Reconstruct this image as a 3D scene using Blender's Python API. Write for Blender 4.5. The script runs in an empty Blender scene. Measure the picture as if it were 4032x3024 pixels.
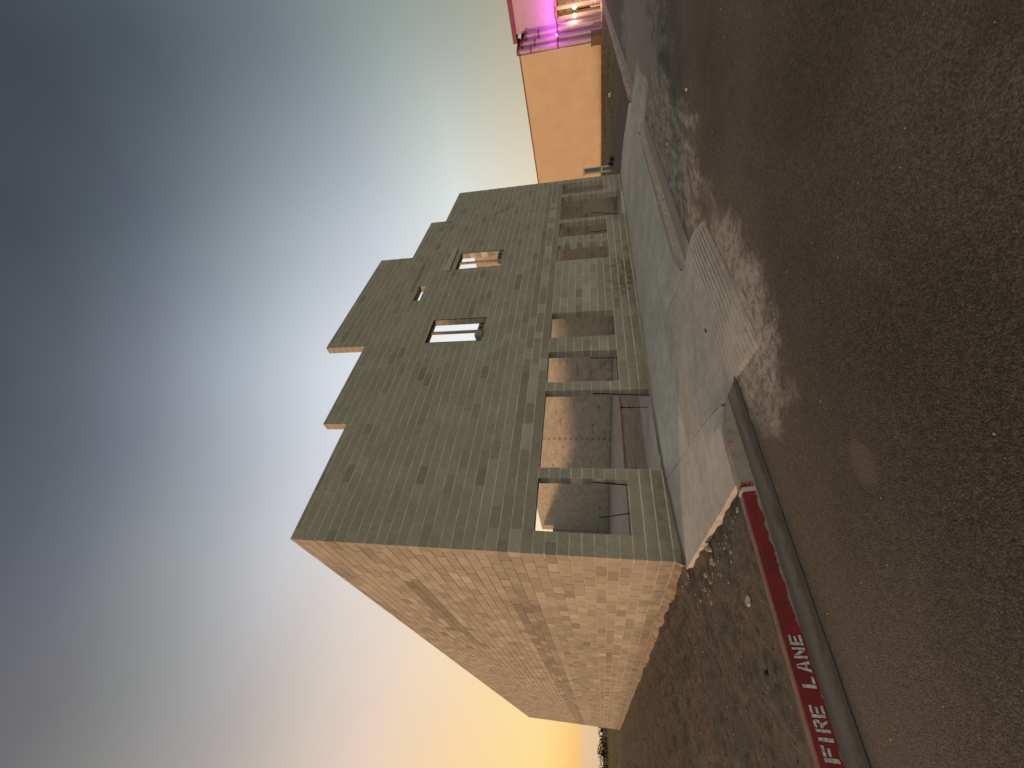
import bpy, bmesh, math, random
from mathutils import Vector, Matrix, noise as mnoise
random.seed(7)
S = bpy.context.scene
C = S.collection
R = math.radians

# ------------------------------------------------------------------ camera
yaw, pitch, roll = 0.7541162, 0.1985978, -0.0232590
CAM = Vector((-2.5066, -6.7679, 1.1638))
fw = Vector((math.sin(yaw)*math.cos(pitch), math.cos(yaw)*math.cos(pitch), math.sin(pitch)))
rt = Vector((math.cos(yaw), -math.sin(yaw), 0.0))
up = rt.cross(fw)
cr, sr = math.cos(roll), math.sin(roll)
rt2 = rt*cr + up*sr
up2 = up*cr - rt*sr
# the picture was taken with the phone on its side: picture "right" is down in the place
X, Y, Z = -up2, rt2, -fw
cam_d = bpy.data.cameras.new('camera'); cam = bpy.data.objects.new('camera', cam_d); C.objects.link(cam)
cam.matrix_world = Matrix(((X.x, Y.x, Z.x, CAM.x), (X.y, Y.y, Z.y, CAM.y), (X.z, Y.z, Z.z, CAM.z), (0, 0, 0, 1)))
cam_d.sensor_width = 36.0; cam_d.lens = 36.0*1604.52/4032.0
cam_d.clip_start = 0.05; cam_d.clip_end = 6000
S.camera = cam

# ------------------------------------------------------------------ node helpers
def lin(c):
    return tuple(((v/255.0)/12.92 if v <= 10.3 else ((v/255.0+0.055)/1.055)**2.4) for v in c)
class NT:
    def __init__(s, tree): s.t = tree; s.n = tree.nodes; s.l = tree.links
    def node(s, typ, **kw):
        n = s.n.new(typ)
        for k, v in kw.items(): setattr(n, k, v)
        return n
    def put(s, sock, v):
        if hasattr(v, 'is_linked'): s.l.new(v, sock)
        elif isinstance(v, (tuple, list)):
            v = tuple(v)
            if sock.type == 'RGBA' and len(v) == 3: v = v + (1.0,)
            sock.default_value = v
        else: sock.default_value = v
    def math(s, op, a, b=0.0, c=0.0, clamp=False):
        n = s.node('ShaderNodeMath', operation=op); n.use_clamp = clamp
        s.put(n.inputs[0], a); s.put(n.inputs[1], b)
        if len(n.inputs) > 2: s.put(n.inputs[2], c)
        return n.outputs[0]
    def mix(s, f, a, b, blend='MIX'):
        n = s.node('ShaderNodeMix', data_type='RGBA', blend_type=blend)
        s.put(n.inputs[0], f); s.put(n.inputs[6], a); s.put(n.inputs[7], b)
        return n.outputs[2]
    def ss(s, v, a, b, lo=0.0, hi=1.0):
        n = s.node('ShaderNodeMapRange', interpolation_type='SMOOTHSTEP')
        s.put(n.inputs[0], v); s.put(n.inputs[1], a); s.put(n.inputs[2], b); s.put(n.inputs[3], lo); s.put(n.inputs[4], hi)
        return n.outputs[0]
    def noise(s, vec, scale, detail=4.0, rough=0.55, dist=0.0):
        n = s.node('ShaderNodeTexNoise'); s.put(n.inputs['Vector'], vec)
        s.put(n.inputs['Scale'], scale); s.put(n.inputs['Detail'], detail); s.put(n.inputs['Roughness'], rough); s.put(n.inputs['Distortion'], dist)
        return n.outputs[0]
    def voro(s, vec, scale, feature='F1', out='Distance'):
        n = s.node('ShaderNodeTexVoronoi', feature=feature); s.put(n.inputs['Vector'], vec); s.put(n.inputs['Scale'], scale)
        return n.outputs[out]
    def scale(s, vec, v):
        n = s.node('ShaderNodeVectorMath', operation='MULTIPLY'); s.put(n.inputs[0], vec); s.put(n.inputs[1], v); return n.outputs[0]
    def pos(s): return s.node('ShaderNodeNewGeometry').outputs['Position']
    def xyz(s, v):
        n = s.node('ShaderNodeSeparateXYZ'); s.put(n.inputs[0], v); return n.outputs
    def ramp(s, f, stops):
        n = s.node('ShaderNodeValToRGB'); cr = n.color_ramp
        while len(cr.elements) < len(stops): cr.elements.new(0.5)
        for e, (p, c) in zip(cr.elements, stops): e.position = p; e.color = tuple(c) + (1.0,)
        s.put(n.inputs[0], f); return n.outputs[0]

# ------------------------------------------------------------------ sky
SUNV = Vector((-1.0, 0.95, 0.245)).normalized()
SUN_AZ = -39.0   # centre of the afterglow
SUN_AZ0 = math.degrees(math.atan2(SUNV.x, SUNV.y)); SUN_EL = math.degrees(math.asin(SUNV.z))
w = bpy.data.worlds.new('World'); S.world = w; w.use_nodes = True
t = NT(w.node_tree); t.n.clear()
d = t.node('ShaderNodeTexCoord').outputs['Generated']
dx, dy, dz = t.xyz(d)
el = t.math('MULTIPLY', t.math('ARCSINE', t.math('MINIMUM', t.math('MAXIMUM', dz, -1.0), 1.0)), 180/math.pi)
elf = t.math('DIVIDE', el, 90.0, clamp=True)
hl = t.math('SQRT', t.math('ADD', t.math('MULTIPLY', dx, dx), t.math('ADD', t.math('MULTIPLY', dy, dy), 1e-8)))
ca = t.math('DIVIDE', t.math('ADD', t.math('MULTIPLY', dx, math.sin(R(SUN_AZ))), t.math('MULTIPLY', dy, math.cos(R(SUN_AZ)))), hl)
az = t.math('MULTIPLY', t.math('ARCCOSINE', t.math('MINIMUM', t.math('MAXIMUM', ca, -1.0), 1.0)), 180/math.pi)
def sky_ramp(st): return t.ramp(elf, [(e/90.0, lin(c)) for e, c in st])
r1 = sky_ramp([(0, (222, 186, 150)), (1.9, (228, 190, 150)), (2.7, (251, 190, 110)), (4.2, (255, 210, 124)), (6.5, (255, 221, 142)), (14.8, (250, 213, 162)), (22.4, (234, 208, 184)), (25, (227, 202, 187)), (29.5, (208, 192, 178)),
               (33.9, (185, 176, 167)), (38, (165, 159, 157)), (41.8, (150, 147, 146)), (47, (127, 127, 126)), (51.4, (111, 110, 113)), (63, (84, 86, 92)), (90, (62, 65, 73))])
r2 = sky_ramp([(0, (232, 206, 170)), (3, (250, 216, 156)), (8, (250, 228, 182)), (20, (242, 224, 200)), (30, (224, 216, 210)), (38.6, (200, 200, 204)), (45.7, (162, 167, 171)), (50.8, (139, 143, 147)), (55.4, (112, 116, 127)), (60, (92, 96, 106)), (70, (76, 80, 90)), (90, (62, 65, 73))])
r3 = sky_ramp([(0, (240, 228, 205)), (8, (242, 238, 228)), (18, (242, 245, 246)), (27, (236, 240, 246)), (36, (210, 217, 226)), (46.2, (164, 172, 184)), (52.8, (125, 132, 145)), (58.3, (97, 104, 113)), (62.8, (80, 84, 94)), (72, (70, 74, 84)), (90, (62, 65, 73))])
r4 = sky_ramp([(0, (224, 208, 172)), (8, (228, 218, 192)), (16.6, (221, 227, 221)), (28.6, (178, 186, 196)), (39.3, (142, 151, 160)), (45.5, (112, 124, 132)), (49.9, (94, 102, 114)), (53.3, (82, 91, 100)), (57.9, (72, 76, 86)), (90, (62, 65, 73))])
r5 = sky_ramp([(0, (172, 162, 134)), (8, (164, 160, 138)), (14, (150, 156, 147)), (21, (138, 150, 147)), (32.7, (106, 114, 123)), (42.5, (78, 87, 94)), (50.3, (67, 72, 81)), (90, (62, 65, 73))])
anti = sky_ramp([(0, (246, 239, 216)), (20, (244, 238, 218)), (35, (226, 222, 208)), (48, (180, 180, 170)), (62, (118, 120, 118)), (90, (62, 65, 73))])
def seg(v, a, b): return t.math('DIVIDE', t.math('SUBTRACT', v, a), b-a, clamp=True)
c = t.mix(t.ss(az, 30, 62), r1, r2)
c = t.mix(t.ss(az, 50, 90), c, r3)
c = t.mix(t.ss(az, 80, 116), c, r4)
c = t.mix(t.ss(az, 104, 132), c, r5)
c3 = t.mix(t.ss(az, 138, 170), c, t.mix(1.0, anti, (1.30, 1.29, 1.24), 'MULTIPLY'))
bg = t.node('ShaderNodeBackground'); t.put(bg.inputs[0], c3); bg.inputs[1].default_value = 1.0
t.l.new(bg.outputs[0], t.node('ShaderNodeOutputWorld').inputs[0])

# ------------------------------------------------------------------ sun
sd = bpy.data.lights.new('sun', 'SUN'); sun = bpy.data.objects.new('sun', sd); C.objects.link(sun)
sd.energy = 2.75; sd.color = (1.0, 0.56, 0.345); sd.angle = R(4.0)
sun.rotation_euler = (-SUNV).to_track_quat('-Z', 'Y').to_euler()
S.view_settings.view_transform = 'Standard'; S.view_settings.look = 'None'
S.view_settings.exposure = 0.0; S.view_settings.gamma = 1.0; S.view_settings.use_curve_mapping = False

# ------------------------------------------------------------------ materials
def mat(name, fn, rough=0.9, spec=0.2):
    m = bpy.data.materials.new(name); m.use_nodes = True
    t = NT(m.node_tree); t.n.clear()
    b = t.node('ShaderNodeBsdfPrincipled'); o = t.node('ShaderNodeOutputMaterial')
    t.l.new(b.outputs[0], o.inputs[0])
    b.inputs['Roughness'].default_value = rough; b.inputs['Specular IOR Level'].default_value = spec
    res = fn(t)
    col, height = res[0], res[1]
    t.put(b.inputs['Base Color'], col)
    if height is not None:
        bp = t.node('ShaderNodeBump'); bp.inputs['Strength'].default_value = res[2] if len(res) > 2 else 0.5
        bp.inputs['Distance'].default_value = res[3] if len(res) > 3 else 0.01
        t.put(bp.inputs['Height'], height); t.l.new(bp.outputs[0], b.inputs['Normal'])
    return m
def plain(name, col, rough=0.7, spec=0.3, var=0.12, sc=12.0):
    def f(t):
        p = t.pos(); n = t.noise(p, sc, 5)
        k = t.ss(n, 0.3, 0.7, 1-var, 1+var)
        return t.mix(1.0, col, t.node_rgb(k), 'MULTIPLY'), n, 0.15, 0.004
    return mat(name, f, rough, spec)
def _rgb(s, k):
    n = s.node('ShaderNodeCombineColor'); s.put(n.inputs[0], k); s.put(n.inputs[1], k); s.put(n.inputs[2], k); return n.outputs[0]
NT.node_rgb = _rgb
def emit(name, col, strength):
    m = bpy.data.materials.new(name); m.use_nodes = True; t = NT(m.node_tree); t.n.clear()
    e = t.node('ShaderNodeEmission'); t.put(e.inputs[0], col); e.inputs[1].default_value = strength
    t.l.new(e.outputs[0], t.node('ShaderNodeOutputMaterial').inputs[0]); return m

BLOCK = (0.350, 0.322, 0.252)
def f_block(t):
    p = t.pos(); a = t.node('ShaderNodeAttribute', attribute_name='tone').outputs['Fac']
    fine = t.noise(p, 95, 3, 0.7); med = t.noise(p, 9, 5, 0.6); big = t.noise(p, 0.9, 4, 0.6)
    smear = t.noise(t.scale(p, (3.0, 3.0, 9.0)), 1.6, 5, 0.65, 0.6)
    k = t.math('MULTIPLY', t.ss(fine, 0.2, 0.8, 0.84, 1.14), t.math('MULTIPLY', t.ss(med, 0.25, 0.75, 0.90, 1.08), t.ss(big, 0.3, 0.7, 0.94, 1.05)))
    k = t.math('MULTIPLY', k, a)
    c = t.mix(1.0, BLOCK, t.node_rgb(k), 'MULTIPLY')
    c = t.mix(t.ss(smear, 0.60, 0.78, 0.0, 0.30), c, (0.43, 0.40, 0.32))
    x, y, z = t.xyz(p)
    # damp algae stain along the foot of the front wall and up the pier by the third window
    foot = t.math('ADD', z, t.math('MULTIPLY', t.noise(p, 2.2, 6, 0.65), -1.0))
    st = t.math('MULTIPLY', t.ss(foot, -0.50, -0.08, 1.0, 0.0), t.ss(med, 0.30, 0.62, 0.25, 1.0))
    xd = t.math('MULTIPLY', t.ss(x, 6.3, 7.4), t.ss(x, 8.6, 9.6, 1.0, 0.0))
    foot2 = t.math('ADD', z, t.math('MULTIPLY', t.noise(p, 3.0, 6, 0.7), -1.6))
    st2 = t.math('MULTIPLY', t.math('MULTIPLY', t.ss(foot2, -0.75, 0.25, 1.0, 0.0), xd), t.ss(t.noise(p, 7, 5, 0.7), 0.36, 0.58))
    st = t.math('MAXIMUM', t.math('MULTIPLY', st, 0.55), t.math('MULTIPLY', st2, 0.9))
    c = t.mix(st, c, (0.105, 0.098, 0.055))
    pit = t.voro(p, 70)
    return c, t.math('ADD', t.math('MULTIPLY', fine, 0.6), t.math('ADD', t.math('MULTIPLY', pit, 0.5), med)), 0.45, 0.006
M_block = mat('concrete_block', f_block, 0.95, 0.12)
def f_mortar(t):
    p = t.pos(); n = t.noise(p, 40, 4, 0.7); b = t.noise(p, 1.7, 4, 0.6)
    b2 = t.noise(t.scale(p, (1, 1, 2.5)), 2.6, 5, 0.65)
    k = t.math('MULTIPLY', t.ss(n, 0.2, 0.8, 0.86, 1.1), t.math('MULTIPLY', t.ss(b, 0.3, 0.7, 0.86, 1.06), t.ss(b2, 0.36, 0.62, 0.76, 1.04)))
    return t.mix(1.0, (0.62, 0.575, 0.455), t.node_rgb(k), 'MULTIPLY'), n, 0.5, 0.006
M_mortar = mat('mortar', f_mortar, 0.95, 0.1)

def f_slab(t):
    p = t.pos(); x, y, z = t.xyz(p)
    fine = t.noise(p, 130, 3, 0.7); med = t.noise(p, 5, 6, 0.6); big = t.noise(p, 0.8, 5, 0.6)
    brush = t.noise(t.scale(p, (2.0, 60.0, 60.0)), 1.5, 3, 0.6)
    k = t.math('MULTIPLY', t.ss(fine, 0.2, 0.8, 0.90, 1.08), t.math('MULTIPLY', t.ss(med, 0.3, 0.72, 0.86, 1.07), t.ss(big, 0.3, 0.7, 0.84, 1.06)))
    c = t.mix(1.0, (0.500, 0.480, 0.425), t.node_rgb(k), 'MULTIPLY')
    streak = t.noise(t.scale(p, (1.0, 5.0, 1.0)), 1.1, 6, 0.7, 0.4)
    c = t.mix(t.ss(streak, 0.56, 0.74, 0.0, 0.60), c, (0.26, 0.235, 0.19))
    sp = t.ss(t.voro(p, 16), 0.0, 0.06, 1.0, 0.0)
    c = t.mix(t.math('MULTIPLY', sp, 0.6), c, (0.20, 0.17, 0.13))
    rim = t.math('MULTIPLY', t.ss(y, -0.32, -0.02), t.ss(t.noise(p, 4, 5, 0.65), 0.35, 0.62))
    c = t.mix(t.math('MULTIPLY', rim, 0.5), c, (0.27, 0.245, 0.20))
    return c, t.math('ADD', t.math('MULTIPLY', fine, 0.5), t.math('ADD', med, t.math('MULTIPLY', brush, 0.5))), 0.28, 0.006
M_slab = mat('sidewalk_concrete', f_slab, 0.85, 0.2)
def f_ramp(t):
    p = t.pos(); x, y, z = t.xyz(p)
    fine = t.noise(p, 120, 3, 0.7); med = t.noise(p, 6, 6, 0.65); big = t.noise(p, 1.1, 5, 0.6)
    k = t.math('MULTIPLY', t.ss(fine, 0.2, 0.8, 0.88, 1.1), t.math('MULTIPLY', t.ss(med, 0.3, 0.72, 0.84, 1.07), t.ss(big, 0.3, 0.7, 0.84, 1.06)))
    c = t.mix(1.0, (0.455, 0.425, 0.365), t.node_rgb(k), 'MULTIPLY')
    st = t.noise(t.scale(p, (1.5, 4.0, 1.0)), 1.4, 6, 0.7, 0.4)
    c = t.mix(t.ss(st, 0.54, 0.72, 0.0, 0.5), c, (0.27, 0.235, 0.185))
    g_ = t.math('MULTIPLY', t.ss(t.math('ADD', y, t.math('MULTIPLY', med, 0.8)), -3.9, -3.3, 1.0, 0.0), t.ss(t.noise(p, 17, 5, 0.7), 0.42, 0.62))
    c = t.mix(t.math('MULTIPLY', g_, 0.6), c, (0.22, 0.175, 0.13))
    return c, t.math('ADD', t.math('MULTIPLY', fine, 0.6), med), 0.3, 0.006
M_ramp = mat('ramp_concrete', f_ramp, 0.88, 0.2)
def f_gutter(t):
    p = t.pos(); fine = t.noise(p, 120, 3, 0.7); med = t.noise(p, 3, 6, 0.65); d = t.noise(t.scale(p, (1.2, 7, 7)), 1.5, 6, 0.65)
    k = t.math('MULTIPLY', t.ss(fine, 0.2, 0.8, 0.86, 1.1), t.ss(med, 0.3, 0.7, 0.8, 1.08))
    c = t.mix(1.0, (0.260, 0.230, 0.190), t.node_rgb(k), 'MULTIPLY')
    c = t.mix(t.ss(d, 0.45, 0.66, 0.0, 0.5), c, (0.145, 0.120, 0.094))
    yy = t.xyz(p)[1]; xg = t.xyz(p)[0]
    c = t.mix(t.math('MULTIPLY', t.ss(xg, 1.5, 3.6), t.ss(t.noise(p, 2.5, 6, 0.7), 0.30, 0.55, 0.45, 0.95)), c, (0.345, 0.315, 0.265))
    c = t.mix(t.math('MULTIPLY', t.ss(t.math('ADD', yy, t.math('MULTIPLY', t.math('SUBTRACT', t.noise(p, 7, 6, 0.7), 0.5), 0.34)), -3.40, -3.24, 0.9, 0.0), t.ss(xg, 0.5, 2.5, 1.0, 0.2)), c, t.mix(med, (0.075, 0.062, 0.048), (0.145, 0.118, 0.09)))
    c = t.mix(t.math('MULTIPLY', t.ss(t.math('ADD', yy, t.math('MULTIPLY', med, 0.3)), -3.16, -2.92), t.ss(xg, 2.0, 4.0, 0.7, 0.25)), c, (0.13, 0.105, 0.082))
    return c, t.math('ADD', fine, med), 0.3, 0.006
M_gutter = mat('gutter_concrete', f_gutter, 0.88, 0.2)
def f_floor(t):
    p = t.pos(); fine = t.noise(p, 60, 4, 0.7); med = t.noise(p, 1.4, 6, 0.6)
    k = t.math('MULTIPLY', t.ss(fine, 0.2, 0.8, 0.9, 1.08), t.ss(med, 0.3, 0.7, 0.82, 1.08))
    return t.mix(1.0, (0.47, 0.44, 0.40), t.node_rgb(k), 'MULTIPLY'), med, 0.2, 0.006
M_floor = mat('floor_concrete', f_floor, 0.85, 0.2)

def f_curb(t):
    p = t.pos(); x, y, z = t.xyz(p)
    fine = t.noise(p, 110, 3, 0.7); med = t.noise(p, 8, 5, 0.65); big = t.noise(p, 1.5, 4, 0.6)
    k = t.math('MULTIPLY', t.ss(fine, 0.2, 0.8, 0.86, 1.1), t.ss(med, 0.3, 0.7, 0.82, 1.08))
    base = t.mix(1.0, (0.30, 0.27, 0.222), t.node_rgb(k), 'MULTIPLY')
    base = t.mix(t.ss(x, -0.3, -0.9), base, t.mix(1.0, (0.215, 0.185, 0.148), t.node_rgb(k), 'MULTIPLY'))
    base = t.mix(t.ss(x, 2.5, 4.0), base, t.mix(1.0, (0.37, 0.34, 0.29), t.node_rgb(k), 'MULTIPLY'))
    edge = t.math('ADD', z, t.math('MULTIPLY', t.math('SUBTRACT', t.noise(t.scale(p, (1, 1, 0)), 9, 5, 0.6), 0.5), 0.085))
    low = t.ss(t.math('ADD', edge, t.ss(x, -1.45, -1.62, 0.0, 0.020)), -0.248, -0.242)                       # ragged lower edge of the paint
    topb = t.math('ADD', y, t.math('MULTIPLY', t.math('SUBTRACT', t.noise(p, 14, 5, 0.65), 0.5), 0.10))
    topm = t.ss(topb, -3.052, -3.02, 1.0, 0.35)            # paint thins out along the back of the top
    L = t.ss(t.math('ADD', x, t.math('MULTIPLY', t.math('SUBTRACT', t.noise(p, 22, 4), 0.5), 0.12)), -0.405, -0.385, 1.0, 0.0)
    chips = t.ss(t.noise(p, 26, 5, 0.7), 0.66, 0.72, 1.0, 0.0)
    red1 = t.math('MULTIPLY', t.math('MULTIPLY', low, topm), t.math('MULTIPLY', L, chips))
    ax = t.math('MULTIPLY', t.ss(x, -0.22, -0.10), t.ss(x, 0.30, 0.42, 1.0, 0.0))
    red2 = t.math('MULTIPLY', t.math('MULTIPLY', ax, t.ss(t.noise(p, 11, 6, 0.7, 0.8), 0.53, 0.60)), 0.75)
    bx = t.math('MULTIPLY', t.ss(x, 3.6, 4.4), t.ss(x, 8.3, 9.6, 1.0, 0.0))
    red3 = t.math('MULTIPLY', t.math('MULTIPLY', bx, t.ss(t.noise(p, 9, 6, 0.75), 0.34, 0.62)), 0.34)
    cx = t.math('MULTIPLY', t.ss(x, 12.9, 13.6), t.ss(t.noise(p, 3, 6, 0.7), 0.38, 0.55))
    red4 = t.math('MULTIPLY', cx, 0.55)
    pk = t.ss(t.noise(p, 5, 5, 0.6), 0.3, 0.7)
    redc = t.mix(pk, (0.130, 0.012, 0.013), (0.205, 0.020, 0.020))
    redc = t.mix(t.ss(y, -3.075, -3.03, 0.0, 0.35), redc, (0.26, 0.10, 0.09))
    c = t.mix(red1, base, redc)
    c = t.mix(t.math('MAXIMUM', red2, t.math('MAXIMUM', red3, red4)), c, (0.30, 0.10, 0.085))
    dirt = t.ss(t.noise(p, 6, 6, 0.7), 0.55, 0.75, 0.0, 0.5)
    c = t.mix(t.math('MULTIPLY', dirt, t.ss(z, -0.26, -0.2, 1.0, 0.35)), c, (0.15, 0.115, 0.085))
    return c, t.math('ADD', fine, t.math('MULTIPLY', med, 1.5)), 0.35, 0.006
M_curb = mat('painted_curb', f_curb, 0.75, 0.3)
M_letter = plain('white_stencil_paint', (0.46, 0.445, 0.41), 0.85, 0.15, 0.4, 60)
M_letter_worn = plain('worn_white_paint', (0.50, 0.46, 0.40), 0.85, 0.2, 0.3, 60)

def f_asphalt(t):
    p = t.pos(); x, y, z = t.xyz(p)
    v = t.node('ShaderNodeTexVoronoi', feature='F1'); t.put(v.inputs['Vector'], p); v.inputs['Scale'].default_value = 120
    vd, vc = v.outputs['Distance'], v.outputs['Color']
    cr = t.xyz(vc)[0]
    fine = t.noise(p, 210, 3, 0.75); med = t.noise(p, 26, 5, 0.7); big = t.noise(p, 0.55, 6, 0.62); big2 = t.noise(p, 1.9, 5, 0.6)
    k = t.math('MULTIPLY', t.ss(cr, 0.0, 1.0, 0.66, 1.30), t.math('MULTIPLY', t.ss(fine, 0.25, 0.75, 0.70, 1.26), t.ss(med, 0.3, 0.7, 0.80, 1.18)))
    c = t.mix(t.ss(big, 0.35, 0.68), (0.080, 0.071, 0.060), (0.114, 0.099, 0.081))
    c = t.mix(1.0, c, t.node_rgb(k), 'MULTIPLY')
    light = t.math('MULTIPLY', t.ss(cr, 0.93, 0.97), t.ss(vd, 0.25, 0.40, 1.0, 0.0))
    c = t.mix(t.math('MULTIPLY', light, 0.40), c, (0.32, 0.28, 0.22))
    pt = t.noise(t.scale(p, (0.5, 1.0, 1.0)), 0.42, 4, 0.55, 0.3)
    c = t.mix(1.0, c, t.node_rgb(t.ss(pt, 0.36, 0.62, 0.80, 1.10)), 'MULTIPLY')
    oil = t.ss(t.noise(p, 1.3, 3, 0.5), 0.66, 0.74, 0.0, 0.45)
    c = t.mix(oil, c, (0.045, 0.038, 0.031))
    # dried sand along the gutter
    sand = t.math('MULTIPLY', t.ss(t.math('ADD', y, t.math('MULTIPLY', t.math('SUBTRACT', big2, 0.5), 0.9)), -5.3, -3.5), t.ss(med, 0.25, 0.7, 0.55, 1.0))
    c = t.mix(t.math('MULTIPLY', sand, 0.62), c, (0.190, 0.152, 0.115))
    # cement wash that ran off the ramps
    n1 = t.noise(p, 2.4, 8, 0.72, 0.2)
    n2 = t.noise(t.scale(p, (0.6, 1.5, 1)), 1.7, 8, 0.72, 0.2)
    def blob(cx, cy, rx, ry):
        a = t.math('DIVIDE', t.math('SUBTRACT', x, cx), rx); b = t.math('DIVIDE', t.math('SUBTRACT', y, cy), ry)
        return t.math('SQRT', t.math('ADD', t.math('MULTIPLY', a, a), t.math('MULTIPLY', b, b)))
    b1 = t.math('ADD', blob(1.25, -3.95, 1.55, 0.66), t.math('MULTIPLY', t.math('SUBTRACT', n1, 0.5), 1.3))
    w1 = t.math('MULTIPLY', t.ss(b1, 0.72, 1.12, 1.0, 0.0), t.ss(t.noise(p, 13, 6, 0.75), 0.38, 0.56, 0.25, 1.0))
    b2 = t.math('ADD', blob(6.4, -3.85, 5.2, 1.10), t.math('MULTIPLY', t.math('SUBTRACT', n2, 0.5), 2.6))
    w2 = t.math('MULTIPLY', t.ss(b2, 0.45, 1.15, 1.0, 0.0), t.ss(t.noise(t.scale(p, (1.0, 2.6, 1)), 3.0, 6, 0.72), 0.40, 0.60, 0.15, 0.9))
    b3 = t.math('ADD', blob(13.5, -4.6, 7.0, 1.9), t.math('MULTIPLY', t.math('SUBTRACT', n2, 0.5), 2.4))
    w3 = t.math('MULTIPLY', t.ss(b3, 0.5, 1.1, 1.0, 0.0), 0.5)
    wash = t.math('MAXIMUM', w1, t.math('MAXIMUM', w2, w3))
    c = t.mix(wash, c, (0.360, 0.330, 0.278))
    b4 = t.math('ADD', blob(-1.1, -4.58, 0.16, 0.10), t.math('MULTIPLY', t.math('SUBTRACT', med, 0.5), 1.6))
    c = t.mix(t.ss(b4, 0.5, 1.2, 0.5, 0.0), c, (0.19, 0.145, 0.105))
    h = t.math('ADD', t.math('MULTIPLY', t.math('SUBTRACT', 1.0, vd), 1.2), t.math('ADD', t.math('MULTIPLY', fine, 0.5), med))
    return c, t.math('MULTIPLY', h, t.math('SUBTRACT', 1.0, t.math('MULTIPLY', wash, 0.7))), 0.55, 0.006
M_asphalt = mat('asphalt', f_asphalt, 0.9, 0.18)

def f_dirt(t):
    p = t.pos(); x, y, z = t.xyz(p)
    fine = t.noise(p, 90, 4, 0.75); med = t.noise(p, 13, 6, 0.7); big = t.noise(p, 0.9, 6, 0.62)
    streak = t.noise(t.scale(p, (1.0, 0.35, 1.0)), 3.2, 6, 0.7, 0.6)
    k = t.math('MULTIPLY', t.ss(fine, 0.25, 0.75, 0.74, 1.2), t.ss(med, 0.28, 0.72, 0.74, 1.20))
    c = t.mix(t.ss(big, 0.35, 0.65), (0.124, 0.110, 0.088), (0.143, 0.115, 0.085))
    c = t.mix(t.ss(streak, 0.5, 0.7, 0.0, 0.4), c, (0.118, 0.104, 0.080))
    c = t.mix(t.ss(t.noise(p, 0.5, 4, 0.6), 0.52, 0.64, 0.0, 0.4), c, (0.175, 0.120, 0.080))
    c = t.mix(1.0, c, t.node_rgb(k), 'MULTIPLY')
    v = t.node('ShaderNodeTexVoronoi', feature='F1'); t.put(v.inputs['Vector'], p); v.inputs['Scale'].default_value = 38
    pe = t.math('MULTIPLY', t.ss(t.xyz(v.outputs['Color'])[0], 0.94, 0.97), t.ss(v.outputs['Distance'], 0.2, 0.34, 1.0, 0.0))
    c = t.mix(t.math('MULTIPLY', pe, 0.8), c, (0.34, 0.28, 0.21))
    gr = t.math('MULTIPLY', t.ss(x, 19, 27), t.ss(t.noise(t.scale(p, (1, 1, 0)), 0.6, 5, 0.65), 0.36, 0.56))
    c = t.mix(t.math('MULTIPLY', gr, 0.8), c, t.mix(t.ss(med, 0.3, 0.7), (0.15, 0.115, 0.045), (0.25, 0.18, 0.085)))
    return c, t.math('ADD', t.math('MULTIPLY', fine, 0.5), t.math('MULTIPLY', med, 1.2)), 0.85, 0.014
M_dirt = mat('bare_dirt', f_dirt, 0.97, 0.08)
def f_field(t):
    p = t.pos(); n = t.noise(t.scale(p, (0.15, 1.0, 1.0)), 0.35, 6, 0.65); m = t.noise(p, 4, 5, 0.7)
    c = t.mix(t.ss(n, 0.35, 0.65), (0.105, 0.085, 0.030), (0.19, 0.135, 0.062))
    return t.mix(1.0, c, t.node_rgb(t.ss(m, 0.25, 0.75, 0.7, 1.25)), 'MULTIPLY'), m, 0.6, 0.05
M_field = mat('dry_grass_field', f_field, 0.97, 0.05)
M_grass = plain('dry_grass_blades', (0.20, 0.155, 0.060), 0.9, 0.1, 0.35, 3)
M_leaf = plain('dark_leaves', (0.040, 0.040, 0.020), 0.9, 0.1, 0.4, 2)
M_bark = plain('bark', (0.09, 0.065, 0.045), 0.95, 0.1, 0.3, 8)
M_rebar = plain('rusty_rebar', (0.035, 0.024, 0.020), 0.85, 0.3, 0.35, 40)
M_wood = plain('timber', (0.42, 0.28, 0.19), 0.85, 0.2, 0.25, 18)
M_steel = plain('dark_steel', (0.045, 0.036, 0.028), 0.7, 0.4, 0.3, 30)
M_stone = plain('pale_stone', (0.52, 0.47, 0.38), 0.95, 0.1, 0.3, 25)
M_footing = plain('footing_concrete', (0.235, 0.19, 0.135), 0.95, 0.1, 0.3, 5)
M_rubble = plain('concrete_rubble', (0.40, 0.34, 0.27), 0.95, 0.1, 0.3, 25)
M_trench = plain('trench_soil', (0.36, 0.315, 0.255), 0.97, 0.05, 0.2, 3)
M_clod = plain('dirt_clod', (0.125, 0.098, 0.072), 0.97, 0.05, 0.4, 20)
M_straw = plain('dead_straw', (0.26, 0.205, 0.125), 0.9, 0.1, 0.4, 9)
M_leafdry = plain('dry_leaf', (0.12, 0.070, 0.045), 0.9, 0.1, 0.35, 40)
M_white = plain('white_painted_wood', (0.72, 0.68, 0.58), 0.7, 0.25, 0.1, 10)
M_greypanel = plain('grey_panel', (0.22, 0.20, 0.16), 0.85, 0.2, 0.2, 12)
M_black = plain('black_rubber', (0.015, 0.014, 0.013), 0.8, 0.3, 0.3, 15)
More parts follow.
